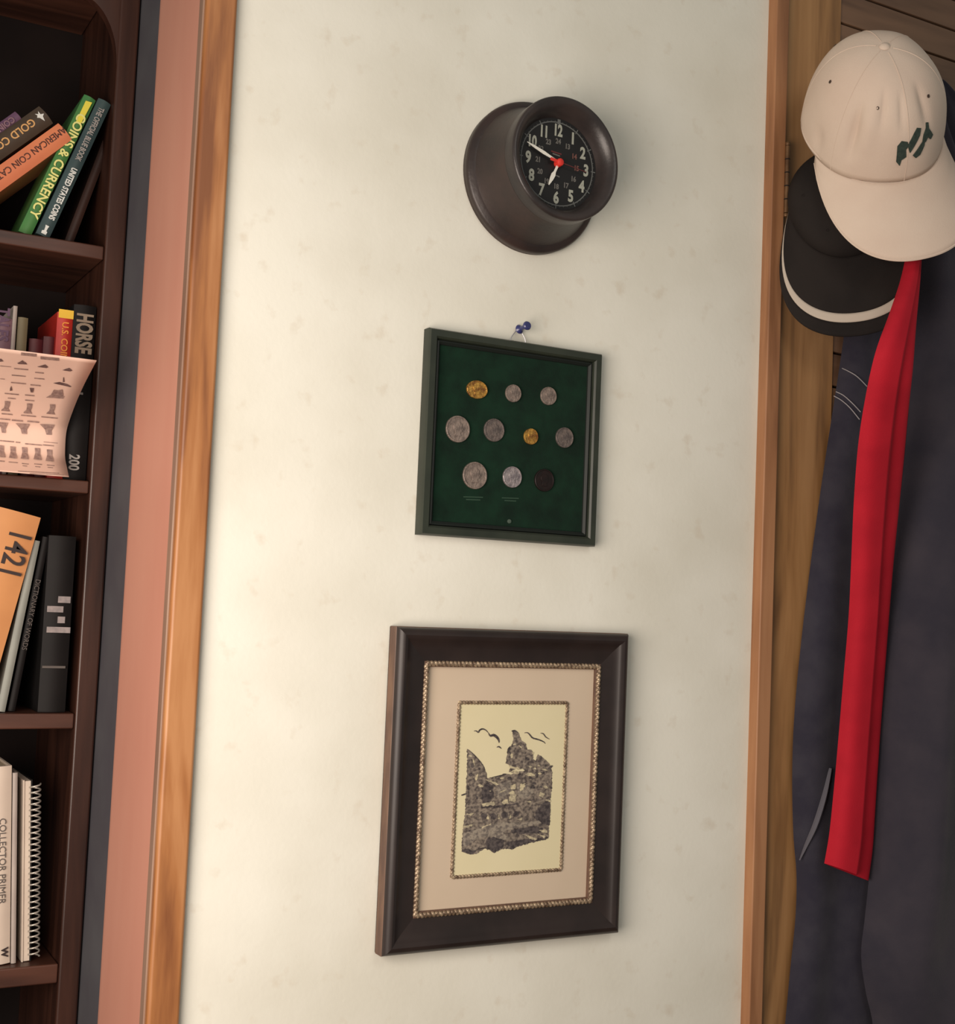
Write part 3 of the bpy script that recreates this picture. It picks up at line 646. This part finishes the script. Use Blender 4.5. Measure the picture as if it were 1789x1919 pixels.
darks = [[(340, 960), (400, 910), (455, 940), (470, 1060), (430, 1110), (345, 1130)], [(330, 1160), (500, 1150), (700, 1125), (730, 1130), (560, 1165), (340, 1180)], [(900, 1200), (960, 1130), (1045, 1080), (1042, 1350), (960, 1340), (880, 1280)],
         [(640, 1400), (740, 1380), (900, 1360), (990, 1400), (940, 1430), (760, 1440), (650, 1430)], [(400, 1490), (470, 1470), (570, 1500), (560, 1580), (470, 1636), (400, 1590), (380, 1530)], [(600, 1520), (760, 1500), (1020, 1470), (1025, 1490), (760, 1555), (640, 1600)], [(140, 1595), (260, 1610), (380, 1580), (300, 1600), (240, 1650), (135, 1622)]]
darks += [blob(x, y, 34, 38) for x, y in ((368, 1262), (460, 1258), (578, 1248), (696, 1238))]
for _ in range(26):
    x, y = random.choice([(700, 600), (760, 680), (980, 800), (900, 900), (260, 800), (240, 1000), (800, 900), (640, 900), (250, 1130), (960, 980)])
    darks.append(blob(x+random.uniform(-80, 80), y+random.uniform(-70, 70), random.uniform(12, 34), random.uniform(8, 18), random.uniform(0, 3)))
ink(darks, m_inkd, 'ink_shadows', .0005)
mids = [[(150, 1440), (300, 1390), (430, 1340), (560, 1320), (760, 1330), (930, 1300), (960, 1330), (760, 1370), (600, 1400), (560, 1430), (640, 1490), (560, 1500), (440, 1460), (300, 1490), (150, 1580)], [(205, 620), (240, 610), (250, 650), (215, 660)], [(490, 930), (640, 890), (660, 1000), (560, 1080), (490, 1060)], [(700, 960), (800, 930), (880, 1010), (800, 1080), (720, 1060)]]
ink(mids, m_inkm, 'ink_midtones', .0006)
lights = [[(620, 1110), (630, 1010), (655, 990), (700, 1040), (690, 1105)], [(640, 940), (690, 925), (690, 980), (645, 985)], [(735, 930), (795, 920), (770, 985), (740, 1000)], [(550, 1115), (575, 1090), (610, 1085), (620, 1130), (560, 1135)], [(340, 1130), (390, 1120), (470, 1105), (480, 1140), (350, 1160)], [(790, 1450), (850, 1470), (915, 1490), (890, 1508), (830, 1490)], [(915, 1435), (1000, 1465), (990, 1485), (920, 1450)], [(380, 880), (440, 890), (520, 930), (490, 945), (420, 905)], [(620, 735), (720, 760), (760, 785), (640, 770)], [(390, 1290), (410, 1240), (420, 1295)], [(505, 1290), (520, 1240), (530, 1290)], [(620, 1290), (640, 1240), (645, 1280)], [(700, 1290), (760, 1270), (750, 1305)], [(940, 1010), (990, 1030), (975, 1070), (930, 1050)], [(1000, 1085), (1050, 1095), (1050, 1112), (1000, 1100)], [(150, 1360), (250, 1345), (240, 1365), (150, 1380)], [(180, 1240), (260, 1225), (230, 1255)], [(350, 1365), (440, 1335), (430, 1350), (340, 1385)], [(930, 1405), (1010, 1400), (1020, 1430), (960, 1425)]]
for x, y, a, b, r in ((650, 640, 16, 26, .2), (740, 545, 22, 8, .6), (680, 520, 20, 8, -.2), (840, 750, 24, 10, .3), (260, 700, 8, 36, -.2), (225, 640, 18, 10, 0), (290, 860, 14, 40, .3), (330, 945, 30, 14, .4), (550, 868, 26, 10, -.2), (690, 808, 50, 16, .1), (840, 830, 50, 20, .1), (990, 780, 34, 8, .2), (930, 740, 18, 8, .3), (560, 1000, 36, 8, -.4), (830, 1110, 24, 6, 0), (940, 820, 24, 10, .2), (1000, 960, 24, 14, .5), (430, 1000, 10, 6, 0), (870, 610, 6, 14, .2)):
    lights.append(blob(x, y, a, b, r))
ink(lights, m_inkl, 'ink_highlights', .0007)
mb = MB()
def stroke(pts, wz):
    q = smooth_line([(x, y) for x, y in pts], 14); n = len(q)
    mb.ribbon([zd(p.x, p.y, .0005) for p in q], [wz/5.483/1900*(.35+1.0*math.sin(math.pi*k/(n-1))) for k in range(n)])
for pts, wd in (([(262, 384), (285, 382), (308, 398), (320, 375), (350, 362), (385, 375), (412, 405)], 14), ([(412, 405), (430, 432), (465, 425), (500, 450), (518, 480), (520, 505)], 24), ([(495, 550), (520, 545), (545, 565)], 12), ([(780, 402), (810, 400), (835, 420), (865, 455), (920, 470), (980, 495), (995, 515)], 13), ([(945, 405), (975, 412), (1000, 445), (1040, 468)], 10), ([(648, 385), (680, 382), (716, 400)], 16), ([(195, 568), (260, 625), (340, 715), (380, 790)], 8), ([(440, 862), (520, 845), (600, 825)], 10), ([(145, 1415), (280, 1400), (440, 1340)], 10), ([(150, 1490), (290, 1470), (430, 1400)], 10)):
    stroke(pts, wd)
mb.build('ink_strokes', m_inkd, pt, merge=False, fix=False)['kind'] = 'stuff'

# ------------------------------------------------------------------ caps
def cap_dome(a, e, S):
    ce, se = math.cos(e), math.sin(e); k = ce**0.80
    ry = S['f'] if math.cos(a) > 0 else S['b']
    return Vector((-S['w']*k*math.sin(a), ry*k*math.cos(a), S['h']*se**0.92 if se > 0 else 0))
def cap_pose(center, az, el, lean):
    """hanging pose: az / el say which point of the crown is turned to the room, lean how far the brim swings from plumb"""
    az, el, lean = math.radians(az), math.radians(el), math.radians(lean)
    v = Vector((-math.cos(el)*math.sin(az), math.cos(el)*math.cos(az), math.sin(el)))
    e2 = (Vector((0, 1, 0))-v*v.y).normalized(); e3 = v.cross(e2)
    c = (CAM-center).normalized(); side = Vector((0, 0, 1)).cross(c).normalized(); up2 = c.cross(side)
    w2 = side*math.sin(lean)-up2*math.cos(lean); w3 = c.cross(w2)
    m = (Matrix((c, w2, w3)).transposed() @ Matrix((v, e2, e3))).to_4x4()
    m.translation = center
    return m
def build_cap(name, S, Mx, m_crown, m_brim, label, wrinkle=0.0, stripe=None, logo=None):
    root = empty(name, Mx.translation, label, 'cap'); R3 = Mx
    def wpt(v): return R3 @ v
    def surf(a, e):
        v = cap_dome(a, e, S)
        d = 0.0
        if wrinkle:
            for (ac, aw, e0, e1, amp) in ((-.82, .07, .12, .85, -.009), (-.42, .05, .55, 1.05, -.004), (-.10, .05, .5, 1.0, -.0035), (-1.35, .10, .05, .35, -.004), (.35, .09, .45, 1.05, -.004), (-.60, .10, .25, .9, .003)):
                if e0 < e < e1: d += amp*math.exp(-((a-ac)/aw)**2)*math.sin(math.pi*(e-e0)/(e1-e0))
            d += .0012*math.sin(5*a+3*e)*math.cos(e)
        n = Vector((v.x/S['w']**2, v.y/S['f']**2, v.z/S['h']**2)); n.normalize()
        return v+n*d
    nu, nv = 121, 30
    o = MB().grid(lambda u, v: wpt(surf(-math.pi+2*math.pi*u, v*math.pi/2*.999)), nu, nv).build('crown', m_crown, root, smooth=True, angle=80)
    solidify(o, .0018, 1)
    # button, seams and eyelets
    top = wpt(Vector((0, 0, S['h']+.0005))); zax = (R3.to_3x3() @ Vector((0, 0, 1)))
    MB().lathe([(.0062, -.001), (.0065, .0015), (.005, .0035), (.0025, .0045), (0, .0048)], top, zax, 20).build('button', m_crown, root, smooth=True)
    for k in range(6):
        a = math.radians(60*k)
        MB().tube([wpt(surf(a, e*math.pi/2/24)*1.016) for e in range(0, 24)], .0006, 5).build('seam', m_crown, root, smooth=True)
        v = surf(a+math.radians(30), .80); nn = (R3.to_3x3() @ Vector((v.x/S['w']**2, v.y/S['f']**2, v.z/S['h']**2))).normalized()
        MB().lathe([(.0020, 0), (.0022, .0006), (.0013, .0009), (.0009, .0002), (0, .0002)], wpt(v)+nn*.0018, nn, 14).build('eyelet', S.get('eye') or m_crown, root, smooth=True)
    MB().tube([wpt(cap_dome(math.radians(70+220*k/40), 0.0, S)+Vector((0, 0, .004))) for k in range(41)], .0022, 6).build('sweatband', m_crown, root, smooth=True)
    # brim
    am, Lb = math.radians(S['am']), S['L']
    def brim(u, v, lift=0.0):
        a = -am+2*am*u; p = cap_dome(a, 0.02, S); q = abs(2*u-1)
        ext = Lb*(1-q**2.6)**0.70 if q < 1 else 0
        x = p.x*(1+S['spread']*v*ext/Lb); y = p.y+ext*v 
        z = -S['arch']*(p.x/S['w'])**2*(.35+.65*v)*min(1, v*3) - S['droop']*ext*v + lift
        return Vector((x, y, z))
    nb_ = 61
    o = MB().grid(lambda u, v: wpt(brim(u, v*(stripe[0] if stripe else 1.0))), nb_, 16).build('brim', m_brim, root, smooth=True, angle=80)
    solidify(o, .0028, 0)
    if stripe:
        v0, v1, ms = stripe
        o2 = MB().grid(lambda u, v: wpt(brim(u, v0+(v1-v0)*v, .0004)), nb_, 5).build('brim_stripe', ms, root, smooth=True, angle=80); solidify(o2, .0032, 0)
        o3 = MB().grid(lambda u, v: wpt(brim(u, v1+(1-v1)*v)), nb_, 5).build('brim_edge', m_brim, root, smooth=True, angle=80); solidify(o3, .0028, 0)
    else:
        MB().tube([wpt(brim(k/60, 1.0)) for k in range(61)], .0019, 6).build('brim_edge', m_brim, root, smooth=True)
    MB().tube([wpt(brim(k/60, .03, .0016)) for k in range(61)], .0007, 5).build('brim_seam', m_crown, root, smooth=True)
    for kk in (.35, .6, .85) if S.get('stitch') else ():
        MB().tube([wpt(brim(k/60, kk, .0014)) for k in range(61)], .00035, 4).build('brim_stitching', m_brim, root)
    if logo:
        ml, strokes, a0, e0, sc = logo
        for pts in strokes:
            mb = MB(); vs = []
            # subdivide the outline so that it follows the crown
            cxm = sum(p[0] for p in pts)/len(pts); cym = sum(p[1] for p in pts)/len(pts); ring = []
            for i in range(len(pts)):
                p, q = pts[i], pts[(i+1) % len(pts)]
                for t in (0, .5): ring.append((p[0]+(q[0]-p[0])*t, p[1]+(q[1]-p[1])*t))
            def lp(x, y, l):
                v = surf(a0+x*sc/S['w'], e0+y*sc/S['h']); n = Vector((v.x/S['w']**2, v.y/S['f']**2, v.z/S['h']**2)).normalized(); return wpt(v+n*(.0022+l))
            n = len(ring); vs = [lp(cxm, cym, .001)]+[lp(x, y, .0008) for x, y in ring]+[lp(x, y, -.001) for x, y in ring]
            fs = [(0, 1+i, 1+(i+1) % n) for i in range(n)]+[(1+i, 1+n+i, 1+n+(i+1) % n, 1+(i+1) % n) for i in range(n)]
            mb.add(vs, fs).build('embroidered_letter', ml, root)
    return root
m_cap_w = mat('cream_cotton', rgb(208, 188, 172), .85, rgb(214, 196, 180), 12, bump=.12, bscale=600, spec=.2)
m_cap_k = mat('black_cotton', rgb(30, 26, 25), .85, rgb(38, 33, 31), 14, bump=.12, bscale=600, spec=.2)
m_eye = mat('eyelet_dark', rgb(66, 50, 40), .6)
m_logo = mat('dark_green_thread', rgb(38, 52, 46), .8, rgb(52, 66, 58), 300, bump=.3, bscale=900)
m_stripe = mat('pale_grey_stripe', rgb(186, 174, 160), .7)
def lg(pts): return [((x-955)/92, (950-y)/105) for x, y in pts]
LOGO = [lg([(845, 890), (885, 905), (892, 945), (876, 968), (882, 1030), (852, 1050), (845, 1098), (820, 1060), (818, 930)]),
        lg([(890, 930), (938, 842), (960, 812), (992, 828), (978, 882), (932, 960), (906, 1002), (894, 965)]),
        lg([(928, 1032), (985, 962), (1024, 922), (1014, 985), (982, 1046), (950, 1060)]),
        lg([(1012, 892), (1044, 850), (1054, 812), (1074, 820), (1068, 870), (1102, 945), (1076, 967), (1050, 932), (1026, 962), (998, 952)])]
wc = at(1632, 246, -0.105)
SW = dict(w=.083, f=.100, b=.098, h=.122, am=78, L=.088, spread=.30, arch=.012, droop=.55, eye=m_eye)
build_cap('baseball_cap', SW, cap_pose(wc, -28, 38, 33), m_cap_w, m_cap_w,
          'cream white cotton cap with dark green embroidered letters, hung on the door', wrinkle=1, logo=(m_logo, LOGO, .13, .37, .0165))
bc2 = at(1577, 374, -0.068)
SK = dict(w=.066, f=.080, b=.070, h=.030, am=86, L=.104, spread=.70, arch=.008, droop=.12)
build_cap('baseball_cap', SK, cap_pose(bc2, -14, 62, 8), m_cap_k, m_cap_k,
          'black cap with pale stripe along the brim hanging behind the white cap', stripe=(.72, .83, m_stripe))

# ------------------------------------------------------------------ hanging clothes
m_navy = mat('navy_cloth', rgb(46, 44, 56), .85, rgb(56, 54, 64), 30, bump=.2, bscale=700, spec=.2, sheen=.1)
m_navy2 = mat('navy_fleece', rgb(50, 48, 58), .9, rgb(62, 58, 66), 14, bump=.25, bscale=500, spec=.2, sheen=.15)
m_red = mat('red_cloth', rgb(184, 29, 46), .8, rgb(172, 25, 42), 20, bump=.12, bscale=600, spec=.2)
m_thread = mat('pale_thread', rgb(168, 164, 166), .7)
m_seam = mat('grey_seam', rgb(92, 90, 98), .8)
def cloth(name, left, right, yb, yf, folds, m, label, cat, n=48, rows=70, crease=None, top_bulge=1.0):
    """hanging garment: front sheet bulging out to yf between edges at yb, flat back sheet"""
    ybf = yb if callable(yb) else (lambda v: yb)
    Lp = smooth_line([at(x, y, ybf(k/(len(left)-1))) for k, (x, y) in enumerate(left)], rows); Rp = smooth_line([at(x, y, ybf(k/(len(right)-1))) for k, (x, y) in enumerate(right)], rows)
    deep = yf-ybf(1.0)
    def pt(u, v):
        i = min(int(round(v*(rows-1))), rows-1); p = Lp[i].lerp(Rp[i], u)
        body = (1-abs(2*u-1)**5)**.6 if 0 < u < 1 else 0
        d = deep*body*(top_bulge+(1-top_bulge)*min(1, v*2.2))
        for (k, ph, amp, sl, vm) in folds: d -= amp*body*math.sin(k*u*2*math.pi+ph+sl*v)*(vm+(1-vm)*v)
        if crease: d += crease(u, v)*body
        return Vector((p.x, p.y+d, p.z))
    def back(u, v):
        i = min(int(round(v*(rows-1))), rows-1); p = Lp[i].lerp(Rp[i], u); return p+Vector((0, .004*(1-abs(2*u-1)**5), 0))
    mb = MB(); mb.grid(pt, n, rows)
    mb.grid(lambda u, v: back(u, v), n, rows)
    top = [pt(i/(n-1), 0) for i in range(n)]
    o = mb.build(name, m, None, smooth=True, angle=70); tag(o, label, cat); return o, pt
Aleft = [(1606, 470), (1590, 560), (1578, 650), (1563, 750), (1540, 900), (1518, 1060), (1500, 1210), (1488, 1340), (1484, 1450), (1486, 1560), (1492, 1640), (1490, 1720), (1480, 1820), (1470, 1925), (1455, 2080)]
Aright = [(1700, 500), (1725, 600), (1735, 700), (1735, 800), (1735, 950), (1730, 1100), (1725, 1250), (1720, 1380), (1715, 1480), (1710, 1580), (1710, 1660), (1710, 1750), (1710, 1850), (1710, 1950), (1710, 2100)]
aobj, apt = cloth('denim_jacket', Aleft, Aright, -.010, -.032, [(1.6, .3, .005, 2.0, .4), (3.1, 1.0, .002, -1.5, .5)], m_navy, 'dark navy garment with pale curved stitching hanging on the door left of the red sash', 'garment')
def on_cloth(px, py, pt, yb, lift=.0030):
    # march along the line of sight to the garment's front sheet
    best = None
    for i in range(61):
        for j in range(0, 71, 1):
            p = pt(i/60, j/70); d = p-CAM; s = d.dot(fwd); x = W/2+F_PX*d.dot(rgt)/s; y = H/2-F_PX*d.dot(upv)/s
            q = (x-px)**2+(y-py)**2
            if best is None or q < best[0]: best = (q, p.y)
    return at(px, py, best[1]-lift)
for pts in ([(1577, 690), (1590, 696), (1606, 706), (1624, 724)], [(1566, 734), (1580, 741), (1596, 755), (1612, 772)], [(1562, 742), (1576, 750), (1592, 764), (1610, 786)]):
    q = smooth_line([on_cloth(x, y, apt, -.008) for x, y in pts], 16)
    o = MB().tube(q, .0006, 5).build('stitching', m_thread, aobj); 
q = smooth_line([on_cloth(x, y, apt, -.008) for x, y in ((1556, 1440), (1545, 1490), (1528, 1545), (1510, 1585), (1498, 1612))], 18)
MB().tube(q, [.001+.0028*math.sin(math.pi*min(1, (k+2)/18)) for k in range(18)], 6).build('pocket_seam', m_seam, aobj, smooth=True)
Rl = [(1702, 455), (1688, 520), (1665, 590), (1640, 660), (1622, 740), (1608, 830), (1600, 930), (1595, 1040), (1590, 1150), (1580, 1270), (1570, 1390), (1560, 1500), (1553, 1565), (1544, 1618)]
Rr = [(1722, 460), (1719, 530), (1713, 610), (1708, 690), (1700, 770), (1692, 860), (1683, 950), (1672, 1060), (1663, 1170), (1654, 1290), (1646, 1400), (1639, 1510), (1634, 1590), (1626, 1650)]
robj, rpt = cloth('red_sash', Rl, Rr, lambda v: interp([(0, -.138), (.077, -.150), (.155, -.172), (.23, -.172), (.31, -.148), (.4, -.115), (.5, -.084), (.6, -.064), (.7, -.054), (1, -.052)], v), -.062, [], m_red, 'long red fabric sash hanging between the two navy garments', 'sash', n=30, crease=lambda u, v: (-.010 if u < .5 else -.010*max(0, 1-(u-.5)/.12)+.003)*(.4+.6*v))
Bl = [(1736, 165), (1722, 220), (1716, 300), (1718, 400), (1722, 480), (1716, 600), (1704, 750), (1690, 900), (1671, 1060), (1657, 1200), (1647, 1340), (1638, 1480), (1630, 1620), (1620, 1720), (1613, 1790), (1622, 1860), (1636, 1930), (1640, 2080)]
Br = [(1756, 152), (1772, 172), (1800, 212), (1850, 290), (1900, 400), (1950, 540), (1990, 700), (2010, 860), (2020, 1000), (2030, 1150), (2030, 1300), (2030, 1450), (2030, 1590), (2030, 1700), (2030, 1800), (2030, 1880), (2030, 1950), (2030, 2100)]
bobj, bpt = cloth('navy_jacket', Bl, Br, -.046, -.110, [(1.3, .5, .012, 3.0, .35), (2.6, 2.0, .014, -4.0, .5), (5.0, 0, .006, 6, .6)], m_navy2, 'dark navy jacket hanging right of the red sash below the white cap', 'jacket', n=70, top_bulge=.1)
